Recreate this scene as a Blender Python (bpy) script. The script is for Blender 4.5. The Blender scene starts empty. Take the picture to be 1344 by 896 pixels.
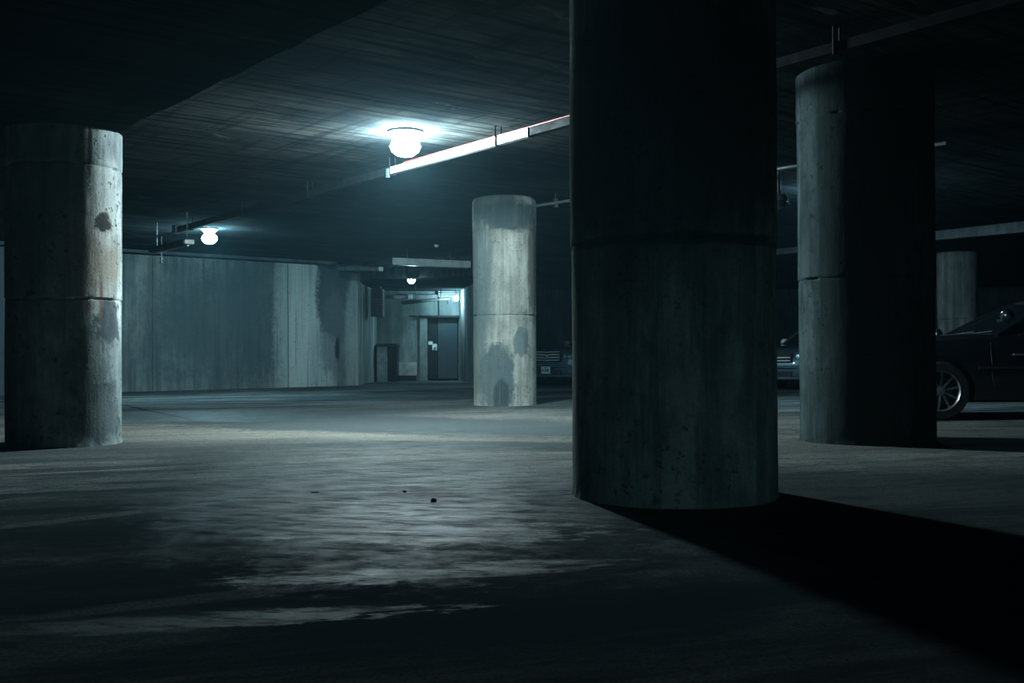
import bpy, bmesh, math, random
from mathutils import Vector, Matrix, noise as mnoise
random.seed(7)
PI = math.pi
C = bpy.context.scene.collection
S = bpy.context.scene

# ------------------------------------------------------------------ camera
W, H, F = 1344.0, 896.0, 1400.0
CAMZ = 0.8
cam_d = bpy.data.cameras.new('camera')
cam_d.sensor_width = 36.0
cam_d.lens = 36.0 * F / W
cam_d.clip_start = 0.05
cam_d.clip_end = 200
cam = bpy.data.objects.new('camera', cam_d)
C.objects.link(cam)
CM = Matrix.Translation((0, 0, CAMZ)) @ Matrix.Rotation(math.radians(90 + 0.61), 4, 'X') @ Matrix.Rotation(math.radians(-0.3), 4, 'Z')
cam.matrix_world = CM
S.camera = cam

# ------------------------------------------------------------------ world, exposure
wd = bpy.data.worlds.new('world')
S.world = wd
wd.use_nodes = True
wd.node_tree.nodes['Background'].inputs['Color'].default_value = (0.10, 0.45, 0.62, 1)
wd.node_tree.nodes['Background'].inputs['Strength'].default_value = 0.002
# thin bluish haze in the air of the closed garage
_v = wd.node_tree.nodes.new('ShaderNodeVolumeScatter')
_v.inputs['Color'].default_value = (0.40, 0.82, 1.0, 1)
_v.inputs['Density'].default_value = 0.0008
_v.inputs['Anisotropy'].default_value = 0.6
wd.node_tree.links.new(_v.outputs[0], wd.node_tree.nodes['World Output'].inputs['Volume'])
S.view_settings.view_transform = 'Standard'
S.view_settings.look = 'None'
S.view_settings.gamma = 1
S.view_settings.exposure = 1.52
S.view_settings.use_curve_mapping = False
S.cycles.max_bounces = 4
S.cycles.use_adaptive_sampling = True
S.cycles.adaptive_threshold = 0.02
S.cycles.diffuse_bounces = 3
S.cycles.glossy_bounces = 3
S.cycles.volume_bounces = 0
S.cycles.use_denoising = True
S.cycles.sample_clamp_indirect = 3.0
S.cycles.caustics_reflective = False
S.cycles.caustics_refractive = False

# lamp powers (W) and colours
LAMP_MAIN = (800.0, (0.72, 0.94, 1.0))
LAMP_WALL = (225.0, (0.46, 0.85, 1.0))
LAMP_RIGHT = (110.0, (0.45, 0.80, 1.0))
LAMP_ALCOVE = (52.0, (0.50, 0.88, 1.0))
LAMP_DOME = (12.0, (0.55, 0.88, 1.0))
LAMP_REAR = (100.0, (0.40, 0.85, 1.0))

# ------------------------------------------------------------------ geometry helpers
UD = Vector((-0.629, 0.777, 0)).normalized()       # form-work direction going away to the left
VD = Vector((0.777, 0.629, 0)).normalized()        # form-work direction going away to the right
def ray(px, py):
    d = Vector(((px - W / 2) / F, -(py - H / 2) / F, -1.0))
    return (CM.to_3x3() @ d)
def P(px, py, z):                                   # where a sight line meets the level z
    d = ray(px, py)
    t = (z - CAMZ) / d.z
    return Vector((d.x * t, d.y * t, z))
def Q(px, py, Y):                                   # where a sight line meets the distance Y
    d = ray(px, py)
    t = Y / d.y
    return Vector((d.x * t, Y, CAMZ + d.z * t))
def U(p): return p.x * UD.x + p.y * UD.y
def V(p): return p.x * VD.x + p.y * VD.y
def uv(u, v, z=0): return Vector((UD.x * u + VD.x * v, UD.y * u + VD.y * v, z))
CS = 0.014
def ceil_z(p): return 3.358 - CS * U(p)
def PC(px, py, drop):                               # sight line meets the (sloping) ceiling lowered by drop
    z = 3.1
    for _ in range(12):
        p = P(px, py, z)
        z = ceil_z(p) - drop
    return P(px, py, z)

def link(name, me, parent=None, mats=()):
    o = bpy.data.objects.new(name, me)
    C.objects.link(o)
    for m in mats: me.materials.append(m)
    if parent: o.parent = parent
    return o
def obj(name, bm, mat, parent=None, smooth=None, loc=None):
    bmesh.ops.recalc_face_normals(bm, faces=bm.faces)
    me = bpy.data.meshes.new(name)
    bm.to_mesh(me); bm.free()
    mats = mat if isinstance(mat, (list, tuple)) else [mat]
    o = link(name, me, parent, mats)
    if loc is not None: o.location = loc
    if smooth is not None:
        for f in me.polygons: f.use_smooth = True
        if smooth < 3.0:
            e = bmesh.new(); e.from_mesh(me)
            for ed in e.edges:
                if len(ed.link_faces) == 2 and ed.calc_face_angle(0) > smooth: ed.smooth = False
            e.to_mesh(me); e.free()
    return o
def thing(name, label, cat, loc=(0, 0, 0), rz=0, group=None):
    o = bpy.data.objects.new(name, None)
    o.empty_display_size = 0.2
    C.objects.link(o)
    o.location = loc; o.rotation_euler = (0, 0, rz)
    o['label'] = label; o['category'] = cat
    if group: o['group'] = group
    return o
def tag(o, label, cat, group=None):
    o['label'] = label; o['category'] = cat
    if group: o['group'] = group
    return o
def struct(name, bm, mat, parent=None, smooth=None):
    o = obj(name, bm, mat, parent, smooth)
    if parent is None: o['kind'] = 'structure'
    return o
def NB(): return bmesh.new()
def box(bm, c, s, ax=None, bev=0.0):
    """box with centre c, full size s; ax = (x axis, y axis, z axis)"""
    ax = ax or (Vector((1, 0, 0)), Vector((0, 1, 0)), Vector((0, 0, 1)))
    c = Vector(c)
    vs = []
    for i in (-1, 1):
        for j in (-1, 1):
            for k in (-1, 1):
                vs.append(bm.verts.new(c + ax[0] * (i * s[0] / 2) + ax[1] * (j * s[1] / 2) + ax[2] * (k * s[2] / 2)))
    fs = []
    for q in ((0, 1, 3, 2), (4, 6, 7, 5), (0, 4, 5, 1), (2, 3, 7, 6), (0, 2, 6, 4), (1, 5, 7, 3)):
        fs.append(bm.faces.new([vs[k] for k in q]))
    if bev:
        es = set()
        for f in fs: es.update(f.edges)
        bmesh.ops.bevel(bm, geom=list(es), offset=bev, segments=2, affect='EDGES', profile=0.6)
def beam(bm, a, b, w, h, bev=0.0):
    """rectangular bar from a to b, width w (level) and height h"""
    a = Vector(a); b = Vector(b)
    d = (b - a); L = d.length; x = d.normalized()
    y = Vector((0, 0, 1)).cross(x)
    if y.length < 1e-4: y = Vector((1, 0, 0))
    y.normalize(); z = x.cross(y)
    box(bm, (a + b) / 2, (L, w, h), (x, y, z), bev)
def tube(bm, pts, r, n=12, cap=True):
    pts = [Vector(p) for p in pts]
    rs = r if isinstance(r, (list, tuple)) else [r] * len(pts)
    rings = []
    for i, p in enumerate(pts):
        t = (pts[min(i + 1, len(pts) - 1)] - pts[max(i - 1, 0)]).normalized()
        a = Vector((0, 0, 1)).cross(t)
        if a.length < 1e-3: a = Vector((1, 0, 0)).cross(t)
        a.normalize(); b = t.cross(a)
        rings.append([bm.verts.new(p + (a * math.cos(2 * PI * k / n) + b * math.sin(2 * PI * k / n)) * rs[i]) for k in range(n)])
    for i in range(len(rings) - 1):
        for k in range(n):
            bm.faces.new((rings[i][k], rings[i][(k + 1) % n], rings[i + 1][(k + 1) % n], rings[i + 1][k]))
    if cap:
        bm.faces.new(rings[0][::-1]); bm.faces.new(rings[-1])
def lathe(bm, prof, n=32, c=(0, 0, 0), axis='Z'):
    """prof = [(r, h)...]; closes on the axis where r == 0"""
    c = Vector(c); rings = []
    def pt(r, h, a):
        if axis == 'Z': return c + Vector((r * math.cos(a), r * math.sin(a), h))
        if axis == 'Y': return c + Vector((r * math.cos(a), h, r * math.sin(a)))
        return c + Vector((h, r * math.cos(a), r * math.sin(a)))
    for r, h in prof:
        if r < 1e-6: rings.append([bm.verts.new(pt(0, h, 0))])
        else: rings.append([bm.verts.new(pt(r, h, 2 * PI * k / n)) for k in range(n)])
    for i in range(len(rings) - 1):
        A, B = rings[i], rings[i + 1]
        for k in range(n):
            a0, a1 = A[k % len(A)], A[(k + 1) % len(A)]
            b0, b1 = B[k % len(B)], B[(k + 1) % len(B)]
            f = [a0]
            for q in (a1, b1, b0):
                if q not in f: f.append(q)
            if len(f) >= 3: bm.faces.new(f)
def prism(bm, poly, z0, z1):
    """poly = list of Vectors (x, y); z0/z1 numbers or functions of the point"""
    f0 = z0 if callable(z0) else (lambda p: z0)
    f1 = z1 if callable(z1) else (lambda p: z1)
    lo = [bm.verts.new((p.x, p.y, f0(p))) for p in poly]
    hi = [bm.verts.new((p.x, p.y, f1(p))) for p in poly]
    n = len(poly)
    bm.faces.new(lo[::-1]); bm.faces.new(hi)
    for i in range(n):
        bm.faces.new((lo[i], lo[(i + 1) % n], hi[(i + 1) % n], hi[i]))

# ------------------------------------------------------------------ materials
class NT:
    def __init__(s, name):
        s.m = bpy.data.materials.new(name); s.m.use_nodes = True
        s.t = s.m.node_tree; s.n = s.t.nodes; s.b = s.n['Principled BSDF']
        s.obj = None
    def new(s, typ, **kw):
        x = s.n.new(typ)
        for k, v in kw.items(): setattr(x, k, v)
        return x
    def lk(s, a, b): s.t.links.new(a, b)
    def coord(s):
        if s.obj is None: s.obj = s.new('ShaderNodeTexCoord').outputs['Object']
        return s.obj
    def mapping(s, scale=(1, 1, 1), rz=0.0, loc=(0, 0, 0)):
        v = s.coord()
        if rz:
            q = s.new('ShaderNodeVectorRotate'); q.rotation_type = 'Z_AXIS'
            q.inputs['Angle'].default_value = rz
            s.lk(v, q.inputs['Vector']); v = q.outputs[0]
        m = s.new('ShaderNodeMapping')
        m.inputs['Scale'].default_value = scale
        m.inputs['Location'].default_value = loc
        s.lk(v, m.inputs['Vector'])
        return m.outputs[0]
    def noise(s, vec, scale, detail=6, rough=0.6, dist=0.0):
        n = s.new('ShaderNodeTexNoise')
        n.inputs['Scale'].default_value = scale
        n.inputs['Detail'].default_value = detail
        n.inputs['Roughness'].default_value = rough
        n.inputs['Distortion'].default_value = dist
        s.lk(vec, n.inputs['Vector'])
        return n.outputs['Fac']
    def ramp(s, fac, a, b, lo=0.0, hi=1.0):
        r = s.new('ShaderNodeMapRange'); r.interpolation_type = 'SMOOTHSTEP'
        r.inputs['From Min'].default_value = a; r.inputs['From Max'].default_value = b
        r.inputs['To Min'].default_value = lo; r.inputs['To Max'].default_value = hi
        s.lk(fac, r.inputs['Value'])
        return r.outputs[0]
    def math(s, op, a, b=None):
        m = s.new('ShaderNodeMath', operation=op)
        for i, x in enumerate((a, b)):
            if x is None: continue
            if isinstance(x, (int, float)): m.inputs[i].default_value = x
            else: s.lk(x, m.inputs[i])
        return m.outputs[0]
    def mix(s, fac, a, b, mode='MIX'):
        m = s.new('ShaderNodeMix'); m.data_type = 'RGBA'; m.blend_type = mode
        for i, x in ((0, fac), (6, a), (7, b)):
            if isinstance(x, (int, float)): m.inputs[i].default_value = x
            elif isinstance(x, tuple): m.inputs[i].default_value = (*x, 1)
            else: s.lk(x, m.inputs[i])
        return m.outputs[2]
    def stain(s, col, st, vec=None):
        """st = (centre, half size, colour, strength, noise amount, edge, rz)"""
        c, sz, colr, k, na, ed, rz = (tuple(st) + (0.0,))[:7] if len(st) < 7 else st
        sub = s.new('ShaderNodeVectorMath', operation='SUBTRACT')
        s.lk(vec or s.coord(), sub.inputs[0]); sub.inputs[1].default_value = c
        rot = s.new('ShaderNodeVectorRotate'); rot.rotation_type = 'Z_AXIS'
        rot.inputs['Angle'].default_value = -rz
        s.lk(sub.outputs[0], rot.inputs['Vector'])
        dv = s.new('ShaderNodeVectorMath', operation='DIVIDE')
        s.lk(rot.outputs[0], dv.inputs[0]); dv.inputs[1].default_value = sz
        ln = s.new('ShaderNodeVectorMath', operation='LENGTH')
        s.lk(dv.outputs[0], ln.inputs[0])
        n = s.noise(dv.outputs[0], 1.6, 8, 0.65)
        n2 = s.noise(s.coord(), 9.0, 7, 0.7)
        q = s.math('ADD', ln.outputs['Value'], s.math('MULTIPLY', s.math('SUBTRACT', n, 0.5), na))
        q = s.math('ADD', q, s.math('MULTIPLY', s.math('SUBTRACT', n2, 0.5), na * 0.8))
        f = s.ramp(q, 1 - ed, 1 + ed, k, 0.0)
        return s.mix(f, col, colr), f

def concrete(name, dark, light, stretch=(1, 1, 1), rz=0.0, sc=1.0, streak=0.5, streak_st=(9, 9, 0.5), pits=0.6,
             rough=(0.6, 0.9), bump=0.35, stains=(), seams=None, warm=None, seed=0.0, contrast=(0.36, 0.64), spec=0.0):
    s = NT(name)
    mv = s.mapping(stretch, rz, (seed, seed * 1.7, seed * 0.3))
    big = s.noise(mv, 0.9 * sc, 9, 0.62, 0.3)
    mid = s.noise(mv, 5.0 * sc, 8, 0.6, 0.1)
    fine = s.noise(s.mapping((1, 1, 1)), 55 * sc, 4, 0.6)
    col = s.mix(s.ramp(big, *contrast), dark, light)
    col = s.mix(s.ramp(mid, 0.35, 0.7, 0.0, 0.55), col, tuple(x * 0.55 for x in dark))
    st = s.noise(s.mapping(streak_st, rz, (seed, 0, 0)), 1.0, 8, 0.6, 0.2)
    col = s.mix(s.ramp(st, 0.42, 0.66, 0, streak), col, tuple(x * 0.45 for x in dark))
    if warm:
        wn = s.noise(s.mapping(stretch, rz, (seed + 9, 3, 1)), 1.3 * sc, 5, 0.6)
        col = s.mix(s.ramp(wn, 0.48, 0.68, 0, 0.7), col, warm)
    for x in stains: col, _ = s.stain(col, x)
    if stains and streak:                            # thin run marks over everything
        run = s.noise(s.mapping((streak_st[0] * 2.2, streak_st[1] * 2.2, streak_st[2] * 1.3), rz, (seed + 3, 1, 0)), 1.0, 8, 0.7, 0.2)
        col = s.mix(s.ramp(run, 0.48, 0.66, 0, 0.5), col, tuple(x * 0.5 for x in dark))
    if pits:
        pn = s.noise(s.mapping((1, 1, 1), 0, (seed, 5, 2)), 16 * sc, 5, 0.75)
        gate = s.ramp(s.noise(s.mapping((1, 1, 1), 0, (3, seed, 2)), 2.2, 3, 0.5), 0.42, 0.6)
        pf = s.math('MULTIPLY', s.ramp(pn, 0.57, 0.63, 0, pits), gate)
        col = s.mix(pf, col, tuple(x * 0.25 for x in dark))
    col = s.mix(s.ramp(fine, 0.3, 0.7, 0.0, 0.22), col, (0.02, 0.03, 0.03))
    s.lk(col, s.b.inputs['Base Color'])
    s.lk(s.ramp(mid, 0.3, 0.7, *rough), s.b.inputs['Roughness'])
    s.b.inputs['Specular IOR Level'].default_value = spec
    bp = s.new('ShaderNodeBump')
    bp.inputs['Strength'].default_value = bump
    bp.inputs['Distance'].default_value = 0.02
    hsum = s.math('ADD', s.math('MULTIPLY', mid, 0.8), s.math('ADD', s.math('MULTIPLY', fine, 0.25), s.math('MULTIPLY', st, -0.7)))
    if pits: hsum = s.math('SUBTRACT', hsum, pf)
    s.lk(hsum, bp.inputs['Height'])
    s.lk(bp.outputs[0], s.b.inputs['Normal'])
    return s.m

def plain(name, col, rough=0.5, metal=0.0, var=0.25, vs=12.0, coat=0.0, spec=0.5):
    s = NT(name)
    n = s.noise(s.mapping(), vs, 6, 0.6)
    s.lk(s.mix(s.ramp(n, 0.35, 0.7), col, tuple(c * (1 - var) for c in col)), s.b.inputs['Base Color'])
    s.lk(s.ramp(n, 0.3, 0.7, rough * 0.85, min(1, rough * 1.15)), s.b.inputs['Roughness'])
    s.b.inputs['Metallic'].default_value = metal
    s.b.inputs['Coat Weight'].default_value = coat
    s.b.inputs['Coat Roughness'].default_value = 0.04
    s.b.inputs['Specular IOR Level'].default_value = spec
    return s.m
def glow(name, col, power, area):
    m = bpy.data.materials.new(name); m.use_nodes = True
    b = m.node_tree.nodes['Principled BSDF']
    b.inputs['Base Color'].default_value = (0.8, 0.8, 0.8, 1)
    b.inputs['Emission Color'].default_value = (*col, 1)
    b.inputs['Emission Strength'].default_value = power / (PI * area)
    return m

M = {}
M['metal_dark'] = plain('dark_steel', (0.035, 0.045, 0.05), 0.5, 0.6)
M['metal_white'] = plain('white_enamel', (0.62, 0.66, 0.64), 0.45, 0.0, 0.35, 6)
M['metal_grey'] = plain('galvanised_steel', (0.16, 0.19, 0.20), 0.5, 0.3, 0.4, 9)
M['red'] = plain('red_cable', (0.25, 0.02, 0.015), 0.5)
M['black'] = plain('black_rubber', (0.012, 0.014, 0.016), 0.7)
M['trim_bright'] = plain('bright_trim', (0.85, 0.80, 0.78), 0.35, 0.3, 0.05)  # chrome highlights put into a pale diffuse colour, for grille bars and mirrors
M['chrome'] = plain('chrome', (0.85, 0.88, 0.88), 0.32, 1.0, 0.05)
M['door_blue'] = plain('blue_door_paint', (0.008, 0.026, 0.038), 0.45, 0.0, 0.3, 3)
M['door_dark'] = plain('dark_door_paint', (0.006, 0.012, 0.016), 0.5, 0.0, 0.3, 3, 0.0, 0.2)
M['unlit_black'] = plain('steel_blackened_unlit', (0.007, 0.009, 0.011), 0.8, 0.0, 0.3, 9, 0.0, 0.1)
M['paper'] = plain('pale_paper', (0.55, 0.6, 0.6), 0.8)
M['blue_plastic'] = plain('blue_clip', (0.08, 0.16, 0.6), 0.4)
M['glass_dark'] = plain('tinted_glass', (0.008, 0.012, 0.015), 0.05, 0.0, 0.1, 2, 0.5)
M['paint_black'] = plain('black_car_paint', (0.006, 0.009, 0.013), 0.22, 0.0, 0.1, 2, 1.0)
M['paint_navy'] = plain('navy_car_paint', (0.05, 0.09, 0.12), 0.32, 0.2, 0.1, 2, 1.0)
M['tyre'] = plain('tyre_rubber', (0.012, 0.013, 0.014), 0.75)
M['lens'] = plain('headlamp_lens', (0.45, 0.5, 0.53), 0.2, 0.6, 0.5, 30, 1.0)
M['plate'] = plain('plate_enamel', (0.62, 0.66, 0.66), 0.4)
M['plate_ink'] = plain('plate_ink', (0.03, 0.05, 0.12), 0.5)

# ------------------------------------------------------------------ positions of the big columns
class Col: pass
def column_spec(cx, wpx, ybase):
    """image centre, image width, image row of the front of its foot -> plan position and radius"""
    p = P(cx, ybase, 0)
    d = math.hypot(p.x, p.y)
    k = (wpx / 2) / F * math.cos(math.atan((cx - W / 2) / F))
    r = k * d / (1 - k)
    q = Vector((p.x, p.y, 0)).normalized() * (d + r)
    return Vector((q.x, q.y, 0)), r
K_MAIN = column_spec(885, 268, 668)
K_LEFT = column_spec(84.5, 143, 588)
K_MID = column_spec(663, 83, 533)
K_RIGHT = column_spec(1138, 172, 585)
K_BACK = column_spec(1257.5, 50, 506.5)

# plan lines
pL0, pL1 = P(155, 172, 2.8), P(514, 0, 2.8)
V_DROP = (V(pL0) + V(pL1)) / 2                       # edge of the lowered slab over the camera
W0 = P(156, 514.6, 0)                                # the long concrete wall runs W0 -> A0
A0 = P(470.5, 505.6, 0)                              # its free corner
wdir = (A0 - W0).normalized(); wnrm = Vector((-wdir.y, wdir.x, 0))
WL = (A0 - W0).length
def wp(s, off=0.0): return W0 + wdir * s + wnrm * off
A1 = P(494.5, 500, 0)
B1 = P(603, 499, 0)
D0 = P(642, 508, 0)

# ------------------------------------------------------------------ surface materials of the structure
dkc = (0.16, 0.20, 0.20)
def fl(px, py): q = P(px, py, 0); return (q.x, q.y, 0)
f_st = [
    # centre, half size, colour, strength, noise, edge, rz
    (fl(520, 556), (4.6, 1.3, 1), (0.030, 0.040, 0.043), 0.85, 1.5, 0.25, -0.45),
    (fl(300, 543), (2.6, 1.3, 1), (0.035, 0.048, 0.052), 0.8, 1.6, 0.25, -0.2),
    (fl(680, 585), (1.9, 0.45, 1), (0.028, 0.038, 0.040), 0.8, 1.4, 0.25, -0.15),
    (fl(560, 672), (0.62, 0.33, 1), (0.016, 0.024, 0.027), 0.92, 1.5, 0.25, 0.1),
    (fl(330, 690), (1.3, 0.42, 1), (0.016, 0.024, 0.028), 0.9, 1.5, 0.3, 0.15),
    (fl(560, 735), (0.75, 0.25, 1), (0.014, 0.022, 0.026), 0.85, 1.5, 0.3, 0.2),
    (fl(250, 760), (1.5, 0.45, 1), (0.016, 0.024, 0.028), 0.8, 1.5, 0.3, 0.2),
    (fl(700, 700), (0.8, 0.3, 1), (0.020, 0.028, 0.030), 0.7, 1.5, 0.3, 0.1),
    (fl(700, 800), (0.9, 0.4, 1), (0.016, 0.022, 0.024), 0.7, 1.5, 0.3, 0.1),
    (fl(1190, 650), (2.4, 1.5, 1), (0.022, 0.032, 0.036), 0.75, 1.3, 0.5, 0.1),  # right-hand floor painted darker to tone down the lamplight there
    (fl(560, 850), (3.6, 1.25, 1), (0.018, 0.026, 0.030), 0.7, 1.2, 0.6, 0.1),  # light falloff and vignette of the foreground, baked as a dark patch
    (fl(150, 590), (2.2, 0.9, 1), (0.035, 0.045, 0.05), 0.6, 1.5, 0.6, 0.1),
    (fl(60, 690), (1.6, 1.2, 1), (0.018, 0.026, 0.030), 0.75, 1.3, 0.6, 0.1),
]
f_sheen = [
    (fl(528, 612), (0.95, 2.3, 1), (1, 1, 1), 1.0, 1.0, 0.75, 0.1),
    (fl(590, 700), (0.6, 0.25, 1), (1, 1, 1), 0.6, 2.6, 0.4, 0.15),
    (fl(470, 700), (0.4, 0.2, 1), (1, 1, 1), 0.6, 2.6, 0.4, 0.1),
    (fl(560, 750), (0.6, 0.12, 1), (1, 1, 1), 0.35, 2.6, 0.4, 0.22),
    (fl(250, 545), (2.2, 1.2, 1), (1, 1, 1), 0.8, 1.5, 0.4, 0.1),
    (fl(250, 815), (0.6, 0.08, 1), (1, 1, 1), 0.2, 2.6, 0.4, 0.2),
]
def floor_material():
    s = NT('floor_concrete')
    g = s.mapping((0.55, 1.0, 1), -0.5)
    big = s.noise(g, 0.55, 9, 0.6, 0.5)
    mid = s.noise(s.mapping((0.6, 1.6, 1), -0.35), 2.6, 10, 0.7, 0.3)
    grain = s.noise(s.mapping(), 70, 4, 0.7)
    streak = s.noise(s.mapping((0.16, 1.3, 1), -0.3), 2.0, 9, 0.66, 0.5)
    col = s.mix(s.ramp(big, 0.35, 0.62), (0.062, 0.078, 0.082), (0.175, 0.19, 0.183))
    col = s.mix(s.ramp(streak, 0.46, 0.60, 0, 0.8), col, (0.028, 0.035, 0.037))
    col = s.mix(s.ramp(mid, 0.48, 0.64, 0, 0.65), col, (0.03, 0.037, 0.038))
    warm = s.noise(s.mapping(), 0.5, 4, 0.5)
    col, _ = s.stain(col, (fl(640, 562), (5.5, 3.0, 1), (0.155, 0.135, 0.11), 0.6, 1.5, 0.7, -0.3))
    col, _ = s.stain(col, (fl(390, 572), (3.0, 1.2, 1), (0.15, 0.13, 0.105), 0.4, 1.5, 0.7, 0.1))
    wet = None
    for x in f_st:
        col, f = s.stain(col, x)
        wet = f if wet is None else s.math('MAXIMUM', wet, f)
    # faded painted bay lines and a pale tyre scuff
    for a, b, w, k in ((fl(1100, 562), fl(1500, 562), 0.035, 0.55), (fl(-150, 632), fl(236, 612), 0.05, 0.2),
                       (fl(-100, 703), fl(330, 655), 0.07, 0.14), (fl(30, 812), fl(640, 742), 0.07, 0.12)):
        a = Vector(a); b = Vector(b); d = (b - a); ang = math.atan2(d.y, d.x)
        st = (tuple((a + b) / 2), (d.length / 2, w, 10), (0.34, 0.37, 0.37), k, 0.9, 0.3, ang)
        col, _ = s.stain(col, st)
    # a long fine crack
    a = Vector(fl(160, 531)); b = Vector(fl(262, 553)); d = b - a
    col, _ = s.stain(col, (tuple((a + b) / 2), (d.length / 2, 0.035, 10), (0.008, 0.01, 0.01), 0.95, 0.7, 0.3, math.atan2(d.y, d.x)))
    col = s.mix(s.ramp(grain, 0.45, 0.62, 0, 0.6), col, (0.018, 0.024, 0.026))
    col = s.mix(s.ramp(s.noise(s.mapping((1, 1.3, 1)), 14, 8, 0.8), 0.48, 0.64, 0, 0.65), col, (0.02, 0.027, 0.03))
    s.lk(col, s.b.inputs['Base Color'])
    rg = s.ramp(mid, 0.3, 0.7, 0.85, 0.68)
    rg = s.math('SUBTRACT', rg, s.math('MULTIPLY', wet, 0.15))
    s.lk(rg, s.b.inputs['Roughness'])
    # specular masked to patches placed where the lamp's sheen should show
    sh = None
    for x in f_sheen:
        _, f = s.stain((0, 0, 0), x)
        sh = f if sh is None else s.math('MAXIMUM', sh, f)
    brk = s.ramp(s.noise(s.mapping((1.2, 3.5, 1), 0.2), 3.0, 9, 0.75), 0.38, 0.60, 0.08, 1.0)
    s.lk(s.math('MULTIPLY', s.math('MULTIPLY', sh, brk), 0.095), s.b.inputs['Specular IOR Level'])
    bp = s.new('ShaderNodeBump'); bp.inputs['Strength'].default_value = 0.10; bp.inputs['Distance'].default_value = 0.005
    s.lk(s.math('ADD', s.math('MULTIPLY', grain, 0.55), s.math('ADD', mid, s.math('MULTIPLY', streak, 0.7))), bp.inputs['Height'])
    s.lk(bp.outputs[0], s.b.inputs['Normal'])
    return s.m
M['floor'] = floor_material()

def ceiling_material(name, a, b, joints=()):
    """board-marked slab: fine streaks along the V direction"""
    s = NT(name)
    rz = -math.atan2(VD.y, VD.x)
    big = s.noise(s.mapping((0.5, 0.9, 1), rz), 0.8, 8, 0.6, 0.4)
    strk = s.noise(s.mapping((0.22, 5.0, 1), rz), 2.2, 9, 0.68, 0.15)
    fine = s.noise(s.mapping((0.8, 14.0, 1), rz), 3.0, 6, 0.65)
    col = s.mix(s.ramp(big, 0.35, 0.65), a, b)
    col = s.mix(s.ramp(strk, 0.44, 0.62, 0, 0.75), col, tuple(x * 0.28 for x in a))
    col = s.mix(s.ramp(fine, 0.5, 0.68, 0, 0.55), col, tuple(x * 0.3 for x in a))
    cross = s.noise(s.mapping((4.0, 0.25, 1), rz, (1, 7, 0)), 1.6, 8, 0.7, 0.3)
    col = s.mix(s.ramp(cross, 0.5, 0.66, 0, 0.6), col, tuple(x * 0.35 for x in a))
    pale = s.noise(s.mapping((0.7, 2.2, 1), rz, (4, 2, 0)), 1.7, 7, 0.7, 0.3)
    col = s.mix(s.ramp(pale, 0.62, 0.70, 0, 0.5), col, tuple(min(1, x * 2.4) for x in b))
    # straight panel joints (dark lines) : (u or v, value)
    sep = s.new('ShaderNodeSeparateXYZ'); s.lk(s.mapping((1, 1, 1), rz), sep.inputs[0])
    wob = s.noise(s.mapping(), 3.0, 3, 0.5)
    for k, val in joints:
        c = sep.outputs['X'] if k == 'v' else sep.outputs['Y']
        d = s.math('ABSOLUTE', s.math('SUBTRACT', s.math('ADD', c, s.math('MULTIPLY', s.math('SUBTRACT', wob, 0.5), 0.05)), val))
        col = s.mix(s.ramp(d, 0.012, 0.03, 0.9, 0.0), col, (0.008, 0.01, 0.011))
    s.lk(col, s.b.inputs['Base Color'])
    s.b.inputs['Roughness'].default_value = 0.9
    s.b.inputs['Specular IOR Level'].default_value = 0.0
    bp = s.new('ShaderNodeBump'); bp.inputs['Strength'].default_value = 0.02; bp.inputs['Distance'].default_value = 0.006
    s.lk(s.math('ADD', strk, s.math('MULTIPLY', fine, 0.6)), bp.inputs['Height'])
    s.lk(bp.outputs[0], s.b.inputs['Normal'])
    return s.m
# joints running along V sit at a constant u; those running along U at a constant v
j1 = U(PC(610, 54, 0)); j2 = U(PC(400, 178, 0)); j3 = V(PC(300, 100, 0))
M['ceiling'] = ceiling_material('ceiling_concrete', (0.012, 0.016, 0.018), (0.042, 0.046, 0.044),  # ceiling and soffit albedo lowered so areas away from lamps fall to black
                                [('u', j1), ('u', j2), ('u', j2 + 5.0), ('u', j1 - 4.6), ('v', 10.9), ('v', 15.2)])
M['soffit'] = ceiling_material('soffit_concrete', (0.012, 0.017, 0.018), (0.026, 0.031, 0.031), [('u', 6.0)])
M['soffit_dark'] = ceiling_material('dark_soffit', (0.015, 0.023, 0.027), (0.035, 0.044, 0.048))
M['beam_dark'] = concrete('dark_beam_concrete', (0.05, 0.07, 0.08), (0.11, 0.13, 0.14), streak=0.3, pits=0.2, seed=2.9)
M['beam'] = concrete('beam_concrete', (0.10, 0.13, 0.14), (0.22, 0.25, 0.25), streak=0.3, pits=0.2, seed=2.0)

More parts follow.
